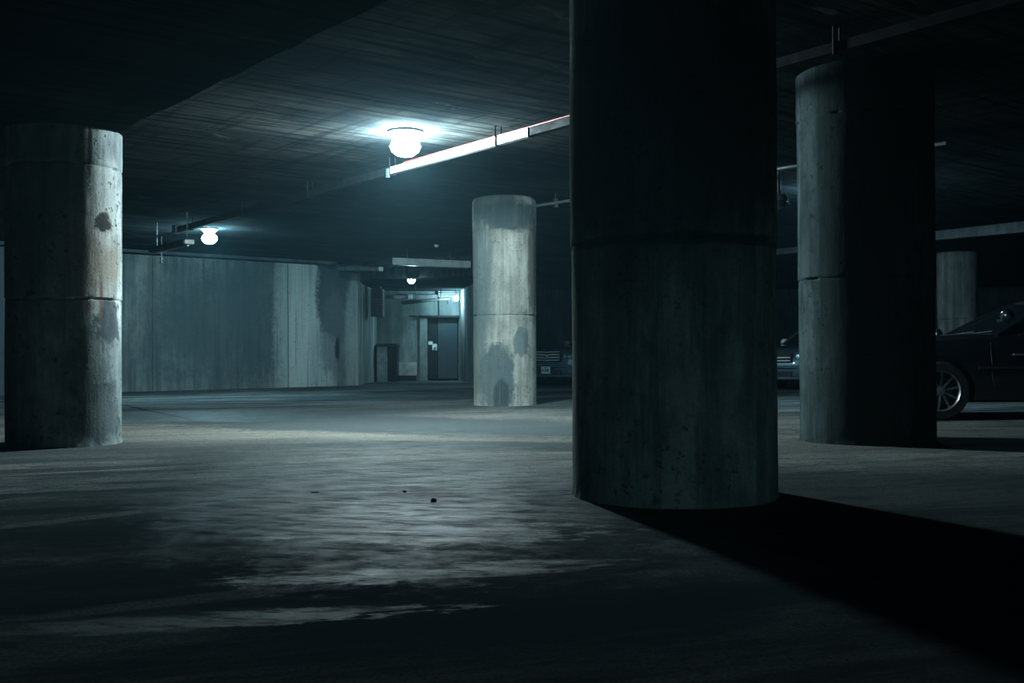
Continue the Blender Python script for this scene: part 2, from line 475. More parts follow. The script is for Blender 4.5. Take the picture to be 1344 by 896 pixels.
def wl(px, py):
    """point on the long wall's face"""
    d = ray(px, py)
    t = wnrm.dot(W0) / wnrm.dot(d)
    return (d.x * t, d.y * t, CAMZ + d.z * t)
wang = math.atan2(wdir.y, wdir.x)
wpatches = [
    (wl(-5, 420), (2.2, 3, 6), (0.05, 0.075, 0.09), 0.85, 0.5, 0.3, wang),  # wall end darkened in colour, the left lamp lights it too much
    (wl(300, 440), (2.1, 3, 1.3), (0.055, 0.085, 0.10), 0.75, 1.1, 0.45, wang),
    (wl(318, 370), (0.8, 3, 1.2), (0.07, 0.105, 0.12), 0.6, 1.0, 0.45, wang),
    (wl(235, 400), (0.8, 3, 0.9), (0.07, 0.10, 0.11), 0.55, 1.1, 0.45, wang),
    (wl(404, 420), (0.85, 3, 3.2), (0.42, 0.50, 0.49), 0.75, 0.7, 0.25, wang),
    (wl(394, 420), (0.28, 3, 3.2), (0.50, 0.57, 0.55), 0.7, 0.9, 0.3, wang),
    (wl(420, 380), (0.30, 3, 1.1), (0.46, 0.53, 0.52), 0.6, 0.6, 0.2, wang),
    (wl(444, 385), (0.62, 3, 1.25), (0.035, 0.055, 0.065), 0.92, 0.6, 0.12, wang),
    (wl(440, 440), (0.42, 3, 1.1), (0.10, 0.13, 0.14), 0.7, 0.9, 0.25, wang),
    (wl(445, 343), (0.75, 3, 0.22), (0.03, 0.045, 0.055), 0.9, 0.3, 0.15, wang),
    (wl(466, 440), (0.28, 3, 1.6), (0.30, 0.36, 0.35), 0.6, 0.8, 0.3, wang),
    (wl(443, 458), (0.07, 3, 0.28), (0.012, 0.018, 0.02), 0.9, 1.0, 0.3, wang),
    (wl(200, 430), (0.010, 3, 5.0), (0.03, 0.04, 0.04), 0.8, 0.3, 0.3, wang),
    (wl(378, 430), (0.012, 3, 5.0), (0.03, 0.04, 0.04), 0.8, 0.3, 0.3, wang),
]
M['wall'] = concrete('wall_concrete', (0.15, 0.185, 0.185), (0.30, 0.335, 0.32), stretch=(1, 1, 0.55), streak=0.75,
                     streak_st=(8, 8, 0.3), stains=wpatches, pits=0.45, warm=(0.27, 0.27, 0.235), seed=1.3, bump=0.3)
M['wall_plain'] = concrete('old_wall_concrete', (0.13, 0.17, 0.17), (0.27, 0.31, 0.30), stretch=(1, 1, 0.5), streak=0.55,
                           streak_st=(4, 4, 0.25), pits=0.5, seed=5.1)
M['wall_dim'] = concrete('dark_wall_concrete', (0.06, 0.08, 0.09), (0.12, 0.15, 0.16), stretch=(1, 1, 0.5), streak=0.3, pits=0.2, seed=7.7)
M['jamb'] = concrete('door_frame_concrete', (0.14, 0.18, 0.18), (0.24, 0.28, 0.27), sc=2.5, streak=0.3, pits=0.6, seed=3.3)

# ------------------------------------------------------------------ structure
FARY = 38.0
b = NB()
prism(b, [Vector((-26, -9, 0)), Vector((30, -9, 0)), Vector((30, 40, 0)), Vector((-26, 40, 0))], -0.3, 0.0)
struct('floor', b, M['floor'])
# main ceiling slab
b = NB()
V2 = V(P(1018, 335, 3.04)) * 0.5 + V(P(1344, 303, 3.04)) * 0.5
def zc(p): return ceil_z(Vector((p.x, p.y, 0)))
pol = [uv(-25, V_DROP - 0.3), uv(45, V_DROP - 0.3), uv(45, V2 + 0.3), uv(-25, V2 + 0.3)]
prism(b, pol, zc, 3.95)
struct('ceiling', b, M['ceiling'])
# lowered slab over the camera, with a ragged lip
b = NB()
lip = []
u = -12.0
while u <= 45:
    lip.append(uv(u, V_DROP + (random.random() - 0.5) * 0.035, 0)); u += 0.22
prism(b, [uv(45, V_DROP - 14), uv(-12, V_DROP - 14)] + lip, 2.8, 3.9)
o = struct('ceiling', b, M['soffit']); o['label'] = 'lowered dark slab above the left column'
# lowered slab far right, with its lit downstand face
b = NB()
prism(b, [uv(-25, V2), uv(45, V2), uv(45, V2 + 25), uv(-25, V2 + 25)], 3.04, 3.9)
struct('ceiling', b, M['soffit'])
b = NB()
a_ = uv(-24, V2 - 0.09, 0); c_ = uv(24, V2 - 0.09, 0)
box(b, (a_ + c_) / 2 + Vector((0, 0, 3.19)), (48, 0.17, 0.34), (UD, VD, Vector((0, 0, 1))))
struct('trim_1', b, M['beam'])

# long wall (runs along V at u = U_WALL), a slab 0.3 thick, ends at A0
b = NB()
prism(b, [wp(-24), wp(WL), wp(WL - 0.02, 0.35), wp(-24, 0.35)], 0, 3.4)
wallo = struct('wall_left', b, M['wall'])
# shallow beam against the head of the wall
b = NB()
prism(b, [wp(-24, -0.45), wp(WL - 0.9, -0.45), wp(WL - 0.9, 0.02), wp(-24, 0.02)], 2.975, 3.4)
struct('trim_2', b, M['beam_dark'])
# side wall of the recess, running back from the free corner
A0w = wp(WL)
b = NB()
prism(b, [A0w, A1, A1 + Vector((-0.4, 0.6, 0)), A0w + Vector((-0.6, 0.4, 0))], 0, 3.4)
struct('wall_recess_side', b, concrete('streaked_wall_concrete', (0.15, 0.19, 0.19), (0.40, 0.45, 0.43), stretch=(2, 2, 0.3),
       streak=0.9, streak_st=(7, 7, 0.16), pits=0.2, seed=8.2))
# haunch at the head of the free corner
b = NB()
h0 = A0w + Vector((0.02, -0.03, 0))
vs = [(h0.x, h0.y, 2.60), (h0.x, h0.y, 2.93), (h0.x + 0.34, h0.y + 0.1, 2.93), (h0.x, h0.y + 0.5, 2.60), (h0.x, h0.y + 0.5, 2.93), (h0.x + 0.34, h0.y + 0.6, 2.93)]
vv = [b.verts.new(x) for x in vs]
for f in ((0, 1, 2), (3, 5, 4), (0, 2, 5, 3), (1, 4, 5, 2), (0, 3, 4, 1)): b.faces.new([vv[i] for i in f])
struct('trim_3', b, M['wall_plain'])
# back wall of the recess with the door opening
YB = A1.y
bk0, bk1 = A1, B1
bd = (bk1 - bk0).normalized(); bnrm = Vector((-bd.y, bd.x, 0))
def bw(px, py):
    d = ray(px, py); t = bnrm.dot(bk0) / bnrm.dot(d)
    return Vector((d.x * t, d.y * t, CAMZ + d.z * t))
dl, dr = bw(561.5, 498), bw(602.5, 498)
dtop = bw(580, 417.5).z
T = 0.3
def bwq(s, off): return bk0 + bd * s + bnrm * off
sl = (dl - bk0).dot(bd); sr = (dr - bk0).dot(bd); sE = (bk1 - bk0).length
b = NB()
prism(b, [bwq(-0.4, 0), bwq(sl, 0), bwq(sl, T), bwq(-0.4, T)], 0, 3.4)
prism(b, [bwq(sl, 0), bwq(sr, 0), bwq(sr, T), bwq(sl, T)], dtop, 3.4)
prism(b, [bwq(sr, 0), bwq(sE + 0.3, 0), bwq(sE + 0.3, T), bwq(sr, T)], 0, 3.4)
struct('wall_back', b, M['wall_plain'])
# block of wall right of the door, its near end hidden behind the middle column
b = NB()
prism(b, [B1, D0, D0 + Vector((0.75, 0.5, 0)), Vector((0.75, FARY, 0)), Vector((B1.x, FARY, 0))], 0, 3.4)
struct('wall_recess_right', b, M['wall_plain'])
# remaining outer walls
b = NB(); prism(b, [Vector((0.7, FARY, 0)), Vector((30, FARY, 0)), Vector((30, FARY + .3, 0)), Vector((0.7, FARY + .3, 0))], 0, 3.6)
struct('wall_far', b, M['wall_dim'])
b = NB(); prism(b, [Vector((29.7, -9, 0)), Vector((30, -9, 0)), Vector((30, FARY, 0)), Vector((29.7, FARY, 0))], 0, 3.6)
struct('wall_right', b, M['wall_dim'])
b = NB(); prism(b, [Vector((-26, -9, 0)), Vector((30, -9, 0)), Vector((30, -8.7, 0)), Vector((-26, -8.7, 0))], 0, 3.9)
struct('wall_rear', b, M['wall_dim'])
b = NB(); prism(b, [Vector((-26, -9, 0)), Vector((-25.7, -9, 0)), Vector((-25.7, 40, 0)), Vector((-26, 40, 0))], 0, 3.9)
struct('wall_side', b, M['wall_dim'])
b = NB(); prism(b, [Vector((-40, -20, 0)), Vector((45, -20, 0)), Vector((45, 55, 0)), Vector((-40, 55, 0))], 3.96, 4.2)
struct('ceiling', b, M['wall_dim'])
# recess soffit: a lower slab over the door lobby, with its dark fascia
b = NB()
sv = V(P(640, 360, 2.62))
s0 = Q(478, 358, 26.2); s1 = Q(640, 358, 24.9)
prism(b, [Vector((s0.x, s0.y, 0)), Vector((s1.x, s1.y, 0)), Vector((0.3, 27.5, 0)), Vector((0.3, 35, 0)), Vector((-5, 35, 0)), Vector((s0.x - 0.3, s0.y + 1, 0))], 2.62, 3.4)
struct('ceiling', b, M['soffit_dark'])

# door: two leaves, frame, handle, paper notice
dz = Vector((0, 0, 1))
d1 = bpy.data.objects.new('door_1', None); C.objects.link(d1); d1.location = dl; d1['kind'] = 'structure'
L = (dr - dl).length
def dloc(s, off, z): return bd * s + bnrm * off + dz * z
def dbox(name, s0_, s1_, o0, o1, z0, z1, mat, bev=0.004, parent=d1, **k):
    bb = NB(); box(bb, dloc((s0_ + s1_) / 2, (o0 + o1) / 2, (z0 + z1) / 2), (s1_ - s0_, o1 - o0, z1 - z0), (bd, bnrm, dz), bev)
    return obj(name, bb, mat, parent, **k)
sp = (bw(575, 498) - dl).dot(bd)
dbox('door_leaf', 0.03, sp - 0.006, 0.14, 0.19, 0.02, dtop - 0.04, M['door_dark'])
lf = dbox('door_leaf', sp + 0.006, L - 0.03, 0.12, 0.17, 0.02, dtop - 0.04, M['door_blue'])
lf['label'] = 'blue painted leaf'
dbox('door_head', 0, L, 0.02, 0.2, dtop - 0.04, dtop, M['metal_dark'])
dbox('door_handle', sp - 0.10, sp - 0.04, 0.075, 0.14, 0.92, 0.95, M['metal_grey'])
nt = NB()
pn = bw(570, 457.5) - dl
for (ds, z0, z1, w_) in ((-0.10, 1.02, 1.12, 0.13), (0.02, 0.86, 1.05, 0.14)):
    box(nt, dloc(pn.dot(bd) + ds, 0.128, (z0 + z1) / 2), (w_, 0.008, z1 - z0), (bd, bnrm, dz))
n_ = obj('paper_notice', nt, M['paper'], None, loc=dl)
tag(n_, 'torn pale paper notice stuck on the dark door leaf', 'notice')
# jamb left of the door and a thin projecting lintel
b = NB()
jl = (bw(551, 498) - bk0).dot(bd)
prism(b, [bwq(jl, -0.06), bwq(sl - 0.005, -0.06), bwq(sl - 0.005, 0.05), bwq(jl, 0.05)], 0, dtop + 0.02)
struct('trim_4', b, M['jamb'])
b = NB()
prism(b, [bwq(jl - 0.03, -0.12), bwq(sr + 0.05, -0.12), bwq(sr + 0.05, 0.02), bwq(jl - 0.03, 0.02)], dtop + 0.02, dtop + 0.08)
struct('trim_5', b, M['door_dark'])

# ------------------------------------------------------------------ columns
def make_column(label, spec, ztop, seams, mat, crown=0.0, seg=112, jag=0.004):
    loc, r = spec
    bm = NB()
    zs = [0, 0.012, 0.03, 0.05, 0.08]
    z = 0.14
    while z < ztop - 0.12: zs.append(z); z += 0.07
    for s_ in seams:
        zs = [q for q in zs if abs(q - s_) > 0.03] + [s_ - 0.016, s_ - 0.006, s_, s_ + 0.006, s_ + 0.016]
    if crown: zs += [ztop - crown, ztop - crown * 0.6, ztop - crown * 0.3, ztop - crown * 0.1]
    zs = sorted(set(zs + [ztop]))
    rings = []
    for q in zs:
        ring = []
        for k in range(seg):
            a = 2 * PI * k / seg
            n1 = mnoise.noise(Vector((math.cos(a) * 2.2, math.sin(a) * 2.2, q * 0.9 + loc.x)))
            n2 = mnoise.noise(Vector((math.cos(a) * 9, math.sin(a) * 9, q * 7 + loc.y)))
            rr = r + n1 * 0.006 + n2 * 0.0025
            drum = sum(1 for s_ in seams if q > s_)
            rr += (-0.006, 0.0, 0.004, 0.0)[drum % 4]
            for s_ in seams:
                sq = s_ + 0.012 * mnoise.noise(Vector((math.cos(a) * 3, math.sin(a) * 3, s_ * 5)))
                dd = abs(q - s_)
                if dd < 0.008:
                    rr -= 0.004 + 0.014 * max(0, mnoise.noise(Vector((math.cos(a) * 6, math.sin(a) * 6, s_))))
                    if mnoise.noise(Vector((math.cos(a) * 5 + 7, math.sin(a) * 5, s_))) > 0.28: rr -= 0.02
            if q < 0.04: rr += (0.04 - q) * 0.12 + 0.01 * mnoise.noise(Vector((math.cos(a) * 8, math.sin(a) * 8, 1)))
            if crown and q > ztop - crown:
                t = (q - (ztop - crown)) / crown
                rr -= crown * 0.8 * (1 - math.sqrt(max(0, 1 - t * t)))
            zz = q
            for s_ in seams:
                if abs(q - s_) < 0.03: zz += 0.007 * mnoise.noise(Vector((math.cos(a) * 4, math.sin(a) * 4, s_ * 3)))
            ring.append(bm.verts.new((rr * math.cos(a), rr * math.sin(a), zz)))
        rings.append(ring)
    for i in range(len(rings) - 1):
        for k in range(seg):
            bm.faces.new((rings[i][k], rings[i][(k + 1) % seg], rings[i + 1][(k + 1) % seg], rings[i + 1][k]))
    bm.faces.new(rings[-1]); bm.faces.new(rings[0][::-1])
    o = obj('concrete_column', bm, mat, None, smooth=0.7, loc=loc)
    tag(o, label, 'column', )
    return o
def seam_z(spec, cx, py):
    loc, r = spec
    return Q(cx, py, (loc - loc.normalized() * r).y).z
def cs(spec, px, py):
    """local coordinates of the surface point of a column seen at a pixel"""
    loc, r = spec
    d = ray(px, py); d2 = Vector((d.x, d.y, 0))
    A = d2.dot(d2); B = -2 * d2.dot(loc); Cc = loc.dot(loc) - r * r
    disc = max(0, B * B - 4 * A * Cc)
    t = (-B - math.sqrt(disc)) / (2 * A)
    p = Vector((d.x * t, d.y * t, d.z * t + CAMZ))
    return tuple(p - loc)
DK = (0.05, 0.065, 0.068)
# left column
m_left = concrete('left_column_concrete', (0.22, 0.26, 0.26), (0.60, 0.63, 0.60), stretch=(1, 1, 0.6), streak=0.7,
    streak_st=(7, 7, 0.7), pits=1.0, seed=4.4, bump=0.5, stains=[
    (cs(K_LEFT, 128, 330), (0.30, 0.30, 0.42), (0.30, 0.25, 0.19), 0.75, 1.0, 0.4),
    (cs(K_LEFT, 142, 270), (0.22, 0.22, 0.38), (0.50, 0.52, 0.50), 0.7, 1.0, 0.3),
    (cs(K_LEFT, 136, 292), (0.09, 0.09, 0.09), (0.03, 0.03, 0.03), 0.95, 1.6, 0.25),
    (cs(K_LEFT, 146, 425), (0.16, 0.16, 0.20), (0.04, 0.055, 0.065), 0.85, 1.8, 0.25),
    (cs(K_LEFT, 135, 545), (0.30, 0.30, 0.28), DK, 0.65, 2.2, 0.3),
    (cs(K_LEFT, 120, 480), (0.20, 0.20, 0.35), DK, 0.5, 2.4, 0.3),
    (cs(K_LEFT, 133, 400), (0.02, 0.02, 0.22), (0.20, 0.11, 0.06), 0.7, 0.8, 0.4),
    (cs(K_LEFT, 116, 400), (0.02, 0.02, 0.10), (0.18, 0.10, 0.06), 0.6, 0.8, 0.4),
    (cs(K_LEFT, 118, 195), (0.02, 0.02, 0.26), (0.02, 0.02, 0.02), 0.9, 0.6, 0.3),
    ])
make_column('thick round concrete column at far left, stained brown and peeling on its lit right side', K_LEFT, 2.805,
            [seam_z(K_LEFT, 84, 391), seam_z(K_LEFT, 84, 212)], m_left)
m_mid = concrete('middle_column_concrete', (0.28, 0.30, 0.275), (0.55, 0.55, 0.475), stretch=(1, 1, 0.5), streak=0.65,
    streak_st=(8, 8, 0.45), pits=0.55, seed=6.1, bump=0.4, contrast=(0.32, 0.58), stains=[
    (cs(K_MID, 651, 497), (0.30, 0.5, 0.52), (0.075, 0.11, 0.12), 0.9, 0.8, 0.14),
    (cs(K_MID, 658, 522), (0.12, 0.5, 0.28), (0.04, 0.06, 0.065), 0.85, 1.0, 0.2),
    (cs(K_MID, 684, 449), (0.12, 0.4, 0.22), (0.11, 0.15, 0.155), 0.85, 1.1, 0.14),
    (cs(K_MID, 668, 282), (0.40, 0.6, 0.24), (0.06, 0.09, 0.10), 0.92, 0.8, 0.25),
    (cs(K_MID, 645, 270), (0.38, 0.6, 0.30), (0.06, 0.09, 0.10), 0.85, 0.9, 0.25),
    (cs(K_MID, 630, 370), (0.20, 0.5, 1.0), (0.10, 0.14, 0.15), 0.75, 1.1, 0.35),
    (cs(K_MID, 699, 345), (0.07, 0.5, 0.9), (0.09, 0.08, 0.07), 0.75, 1.6, 0.35),
    (cs(K_MID, 630, 470), (0.10, 0.5, 0.8), (0.14, 0.18, 0.18), 0.6, 1.1, 0.35),
    ])
make_column('pale round concrete column in the middle distance with a dark patch near its foot', K_MID, 3.19,
            [seam_z(K_MID, 663, 413), seam_z(K_MID, 663, 300)], m_mid, crown=0.09)
m_main = concrete('near_column_concrete', (0.11, 0.145, 0.14), (0.42, 0.45, 0.42), stretch=(1, 1, 0.6), streak=0.55,
    streak_st=(6, 6, 0.5), pits=0.7, seed=2.6, bump=0.45, stains=[
    (cs(K_MAIN, 880, 312), (0.7, 0.9, 0.03), (0.03, 0.04, 0.04), 0.8, 1.6, 0.4),
    (cs(K_MAIN, 880, 150), (0.75, 0.75, 0.70), (0.06, 0.075, 0.07), 0.75, 0.6, 0.2)])  # darker upper drum, above the seam
make_column('largest and nearest round concrete column, dark, right of the centre', K_MAIN, 3.32,
            [seam_z(K_MAIN, 885, 309)], m_main, seg=160)
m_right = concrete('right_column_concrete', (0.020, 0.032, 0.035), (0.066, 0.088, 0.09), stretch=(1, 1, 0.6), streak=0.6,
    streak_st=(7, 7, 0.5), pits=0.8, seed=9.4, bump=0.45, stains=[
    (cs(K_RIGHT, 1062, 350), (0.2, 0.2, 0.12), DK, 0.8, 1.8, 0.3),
    (cs(K_RIGHT, 1128, 300), (0.36, 0.36, 5), (0.022, 0.03, 0.03), 0.8, 0.8, 0.3)])  # dark band narrows the lamplit strip; base colours above dimmed likewise
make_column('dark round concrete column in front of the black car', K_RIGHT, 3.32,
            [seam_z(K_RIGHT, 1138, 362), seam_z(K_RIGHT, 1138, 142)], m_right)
make_column('small distant round concrete column behind the hood of the black car', K_BACK, 3.05,
            [seam_z(K_BACK, 1257, 418)], concrete('distant_column_concrete', (0.16, 0.20, 0.21), (0.38, 0.42, 0.42),
            stretch=(1, 1, 0.5), streak=0.7, streak_st=(8, 8, 0.3), pits=0.6, seed=11.0))

# ------------------------------------------------------------------ lamps
def globe_lamp(name, label, p, zc_, r, power, col, grp=None):
    t = thing(name, label, 'lamp', (p.x, p.y, zc_), 0, grp)
    h = zc_ - p.z
    bm = NB(); lathe(bm, [(0, 0), (r * 1.1, 0), (r * 1.15, -0.02), (r * 0.5, -h + r * 0.55), (0, -h + r * 0.55)], 28)
    obj('lamp_base', bm, M['metal_grey'], t, smooth=0.6)
    bm = NB(); bmesh.ops.create_icosphere(bm, subdivisions=2, radius=r, matrix=Matrix.Translation((0, 0, -h)) @ Matrix.Diagonal((1, 1, 0.72, 1)))
    obj('lamp_globe', bm, glow(name + '_glow', col, power, 4 * PI * r * r), t, smooth=4)
    bm = NB(); lathe(bm, [(r * 1.02, -h + 0.006), (r * 1.06, -h + 0.006), (r * 1.06, -h - 0.006), (r * 1.02, -h - 0.006), (r * 1.02, -h + 0.006)], 32); obj('rim_ring', bm, M['metal_grey'], t)
    return t
pl1 = Q(532, 192, 11.6)
globe_lamp('ceiling_lamp', 'brightest round ceiling lamp, glaring beside the white trunking', pl1, ceil_z(pl1), 0.165, *LAMP_MAIN)
pl2 = Q(275, 313, 19.4)
globe_lamp('ceiling_lamp', 'glaring round ceiling lamp in front of the long left wall', pl2, ceil_z(pl2), 0.14, *LAMP_WALL)
pl4 = Q(1092, 266, 15.8)
globe_lamp('ceiling_lamp', 'ceiling lamp hidden behind the right column, its glow on the ceiling', pl4, ceil_z(pl4), 0.09, *LAMP_RIGHT)

# hooded low lamp on the rear wall, behind the camera
pr = Vector((4.0, -7.9, 0.72))
t = thing('hooded_wall_lamp', 'low hooded lamp on the rear wall behind the viewer', 'lamp', pr)
bm = NB(); bmesh.ops.create_icosphere(bm, subdivisions=2, radius=0.04); obj('lamp_globe', bm, glow('rear_glow', LAMP_REAR[1], LAMP_REAR[0], 4 * PI * .04 ** 2), t, smooth=4)
bm = NB(); box(bm, (0, -0.1, 0.045), (0.7, 1.4, 0.015)); obj('hood', bm, M['metal_dark'], t)
bm = NB(); box(bm, (-0.2, -0.1, -0.1), (0.015, 1.4, 0.30)); obj('side_shield', bm, M['metal_dark'], t)
bm = NB(); box(bm, (0, -0.72, -0.05), (0.3, 0.14, 0.2)); obj('back_box', bm, M['metal_dark'], t)
bm = NB(); tube(bm, [(0, -0.7, -0.03), (0, -0.03, -0.02)], 0.012, 8); obj('stem', bm, M['metal_dark'], t)

# wall lamp by the door
pa = Q(598.5, 391.5, 30.5)
t = thing('wall_lamp', 'small bright lamp high on the wall above the door', 'lamp', pa)
bm = NB(); bmesh.ops.create_icosphere(bm, subdivisions=2, radius=0.075); obj('lamp_globe', bm, glow('wall_lamp_glow', LAMP_ALCOVE[1], LAMP_ALCOVE[0], 4 * PI * .075 ** 2), t, smooth=4)
bm = NB(); tube(bm, [(0, 0, 0.07), (0, 0, 0.12)], 0.05, 16); obj('lamp_base', bm, M['metal_grey'], t)
bm = NB(); tube(bm, [(0, 0, 0.12), (0, 0, 2.62 - pa.z)], 0.012, 10); obj('stem', bm, M['metal_grey'], t)
# dome lamp on the lobby soffit
pd = Q(540, 360.5, 25.6)
t = thing('dome_lamp', 'half-round dome lamp glowing under the lobby soffit', 'lamp', (pd.x, pd.y, 2.62))
r = 0.095
bm = NB(); lathe(bm, [(0, 0), (r * 1.1, 0), (r * 1.1, -0.05), (0, -0.05)], 24); obj('lamp_base', bm, M['metal_dark'], t)
bm = NB(); lathe(bm, [(r, -0.051)] + [(r * math.cos(a), -0.051 - r * math.sin(a)) for a in [PI / 2 * i / 6 for i in range(1, 6)]] + [(0, -0.051 - r)], 24)
obj('diffuser', bm, glow('dome_glow', LAMP_DOME[1], LAMP_DOME[0], 2 * PI * r * r), t, smooth=4)

# unlit round housing right of the near column
pq = Q(1022, 266, 14.0)
t = thing('round_ceiling_housing', 'dark round ceiling housing peeking out from behind the near column', 'ceiling fixture', (pq.x, pq.y, ceil_z(pq)))
h = ceil_z(pq) - pq.z
bm = NB(); lathe(bm, [(0, -h + 0.02), (0.115, -h + 0.02), (0.12, -h + 0.06), (0.10, -h + 0.10), (0.03, -h + 0.11), (0.025, 0), (0, 0)], 28); obj('housing', bm, M['metal_dark'], t, smooth=0.6)
bm = NB(); lathe(bm, [(0.11, -h + 0.02)] + [(0.11 * math.cos(a), -h + 0.02 - 0.11 * math.sin(a)) for a in [PI / 2 * i / 6 for i in range(1, 6)]] + [(0, -h - 0.09)], 28)
obj('smoked_dome', bm, M['glass_dark'], t, smooth=4)
bm = NB(); beam(bm, (0.125, -0.02, -h + 0.09), (0.14, -0.02, -h - 0.02), 0.03, 0.02); obj('clip', bm, M['chrome'], t)

# ------------------------------------------------------------------ long trunking under the ceiling
DROP = 0.16
def tr(px, py): return PC(px, py, DROP)
ta, tb = tr(208, 301), tr(1344, 26)
tv = V(tr(515, 224)) 
def tpt(u, dz_=0.0, dv=0.0): q = uv(u, tv + dv); q.z = ceil_z(q) - DROP + dz_; return q
uL, uA, uB, uR = U(ta), U(tr(515, 224)), U(tr(719, 177)), U(tb) - 1.5
t = thing('ceiling_trunking', 'long cable trunking slung under the ceiling, whitened past the brightest lamp for its glare, blackened elsewhere as unlit', 'cable trunking', (0, 0, 0))
secs = [(uL, uA + 0.02, 'unlit_black', 0.10), (uA, uB + 0.03, 'metal_white', 0.085), (uB - 0.01, uR, 'unlit_black', 0.08)]
for a_, b_, m_, h_ in secs:
    bm = NB(); beam(bm, tpt(a_), tpt(b_), 0.07, h_, 0.004); o = obj('trunking_section', bm, M[m_], t)
    if m_ == 'metal_white': o['label'] = 'section whitened for the lamp glare'
bm = NB(); tube(bm, [tpt(uA - 0.3, 0.052, -0.03), tpt(uA - 2, 0.052, -0.03), tpt(uB - 3, 0.052, -0.03)], 0.008, 8); obj('red_cable', bm, M['red'], t)
q = uL + 0.35; step = 2.1
q = uR + 0.6
while q < uL:
    bm = NB()
    for dv in (-0.04, 0.04):
        beam(bm, tpt(q, -0.055, dv), tpt(q, DROP + 0.005, dv), 0.012, 0.02)
    beam(bm, tpt(q, -0.055, -0.046), tpt(q, -0.055, 0.046), 0.03, 0.008)
    obj('hanger', bm, M['unlit_black'], t)
    q += step
bm = NB(); beam(bm, tpt(uB + 0.01, 0, 0), tpt(uB + 0.05, 0, 0), 0.085, 0.1); obj('coupler', bm, M['metal_dark'], t)
bm = NB(); box(bm, tpt(uA + 0.03, -0.03, -0.045), (0.05, 0.03, 0.11), (UD, VD, dz), 0.004); obj('blue_clip', bm, M['blue_plastic'], t)
# end of the trunking: junction box and sagging cable
bm = NB(); box(bm, tpt(uL - 0.05, 0.02), (0.16, 0.12, 0.14), (UD, VD, dz), 0.006); obj('junction_box', bm, M['metal_dark'], t)
e = tpt(uL - 0.05, -0.02)
w0 = PC(150, 299, 0.1); pts = []
for i in range(13):
    k = i / 12; p = e.lerp(w0, k) - Vector((0, 0, 0.12 * math.sin(PI * k) )); pts.append(p)
far = w0.lerp(e, -0.7); pts.append(far)
bm = NB(); tube(bm, pts, 0.018, 8); o = obj('slack_cable', bm, M['black']); tag(o, 'black cable sagging from the left end of the trunking', 'cable')

# pipe leaving the middle column to the right
pv = V(K_MID[0]) - 0.15
def ppt(u, dz_=0): q = uv(u, pv); q.z = ceil_z(q) - 0.16 + dz_; return q
um = U(K_MID[0])
pa_ = PC(703, 270, 0.16); pb_ = PC(752, 262.5, 0.16)
dd_ = (pb_ - pa_).normalized()
t = thing('ceiling_pipe', 'thin pipe under the ceiling right of the pale middle column', 'pipe')
bm = NB(); tube(bm, [pa_ - dd_ * 0.25, pa_ + dd_ * 6.2], 0.022, 10); obj('pipe', bm, M['metal_grey'], t, smooth=0.8)
cl = PC(729, 266.5, 0.16)
bm = NB(); box(bm, cl, (0.05, 0.07, 0.13), (UD, VD, dz), 0.004); box(bm, cl + Vector((0, 0, 0.11)), (0.012, 0.012, 0.12), (UD, VD, dz)); obj('clamp', bm, M['metal_dark'], t)

# batten luminaire by the left lamp
t = thing('fluorescent_batten', 'dark batten light hanging left of the left lamp', 'lamp')
ba = Q(247, 317, 17.3); bb_ = Q(199, 328, 18.8)
bm = NB(); beam(bm, ba, bb_, 0.12, 0.085, 0.01); obj('housing', bm, M['metal_dark'], t)
bm = NB(); dn = Vector((0, 0, -0.06)); tube(bm, [ba + dn, bb_ + dn], 0.018, 10); obj('tube', bm, M['metal_white'], t, smooth=0.8)
for k in (0.03, 0.85):
    p = ba.lerp(bb_, k); bm = NB(); tube(bm, [p, Vector((p.x, p.y, ceil_z(p) + 0.01))], 0.012, 8); obj('rod', bm, M['metal_dark'], t)
pe = ba + (ba - bb_).normalized() * 0.03
bm = NB(); box(bm, pe + Vector((0, -0.02, -0.01)), (0.10, 0.16, 0.07), (UD, VD, dz), 0.01); obj('end_cap', bm, M['metal_white'], t)
# thin conduit just behind and the sprinkler hanging in front of the wall
t = thing('sprinkler_head', 'small sprinkler head hanging in front of the left wall', 'sprinkler')
s_ = Q(212, 343, 20.5)
bm = NB(); tube(bm, [s_ + Vector((0, 0, 0.05)), Vector((s_.x, s_.y, ceil_z(s_) + 0.01))], 0.012, 8); obj('drop_pipe', bm, M['metal_dark'], t)
bm = NB(); lathe(bm, [(0, -0.03), (0.05, -0.03), (0.05, -0.02), (0.015, -0.012), (0.015, 0.05), (0.03, 0.05), (0.03, 0.07), (0, 0.07)], 16, s_); obj('deflector', bm, M['metal_dark'], t)

# ------------------------------------------------------------------ duct and clutter around the door lobby
t = thing('ceiling_duct', 'pale rectangular duct slung in front of the lobby soffit', 'duct')
c0, c1 = Q(513, 342.5, 23.3), Q(615, 347.2, 24.3)
c1.z = c0.z
bm = NB(); beam(bm, c0 + Vector((0, 0.08, 0)), c1 + Vector((0, 0.08, 0)), 0.2, 0.155, 0.004); obj('duct', bm, M['metal_white'], t)
bm = NB(); cb = c0 + Vector((0.1, 0.08, 0)); beam(bm, cb, cb + UD * 0.42 + Vector((0, 0, -0.03)), 0.2, 0.15, 0.004); obj('duct_branch', bm, M['metal_dark'], t)
for k in (0.2, 0.75):
    p = c0.lerp(c1, k) + Vector((0, 0.08, 0)); bm = NB(); tube(bm, [p, Vector((p.x, p.y, ceil_z(p) + 0.01))], 0.01, 8); obj('hanger_rod', bm, M['metal_dark'], t)
p = Q(573, 336.5, 22.6)
t = thing('smoke_detector', 'small pale detector on the ceiling above the duct', 'detector', (p.x, p.y, ceil_z(p)))
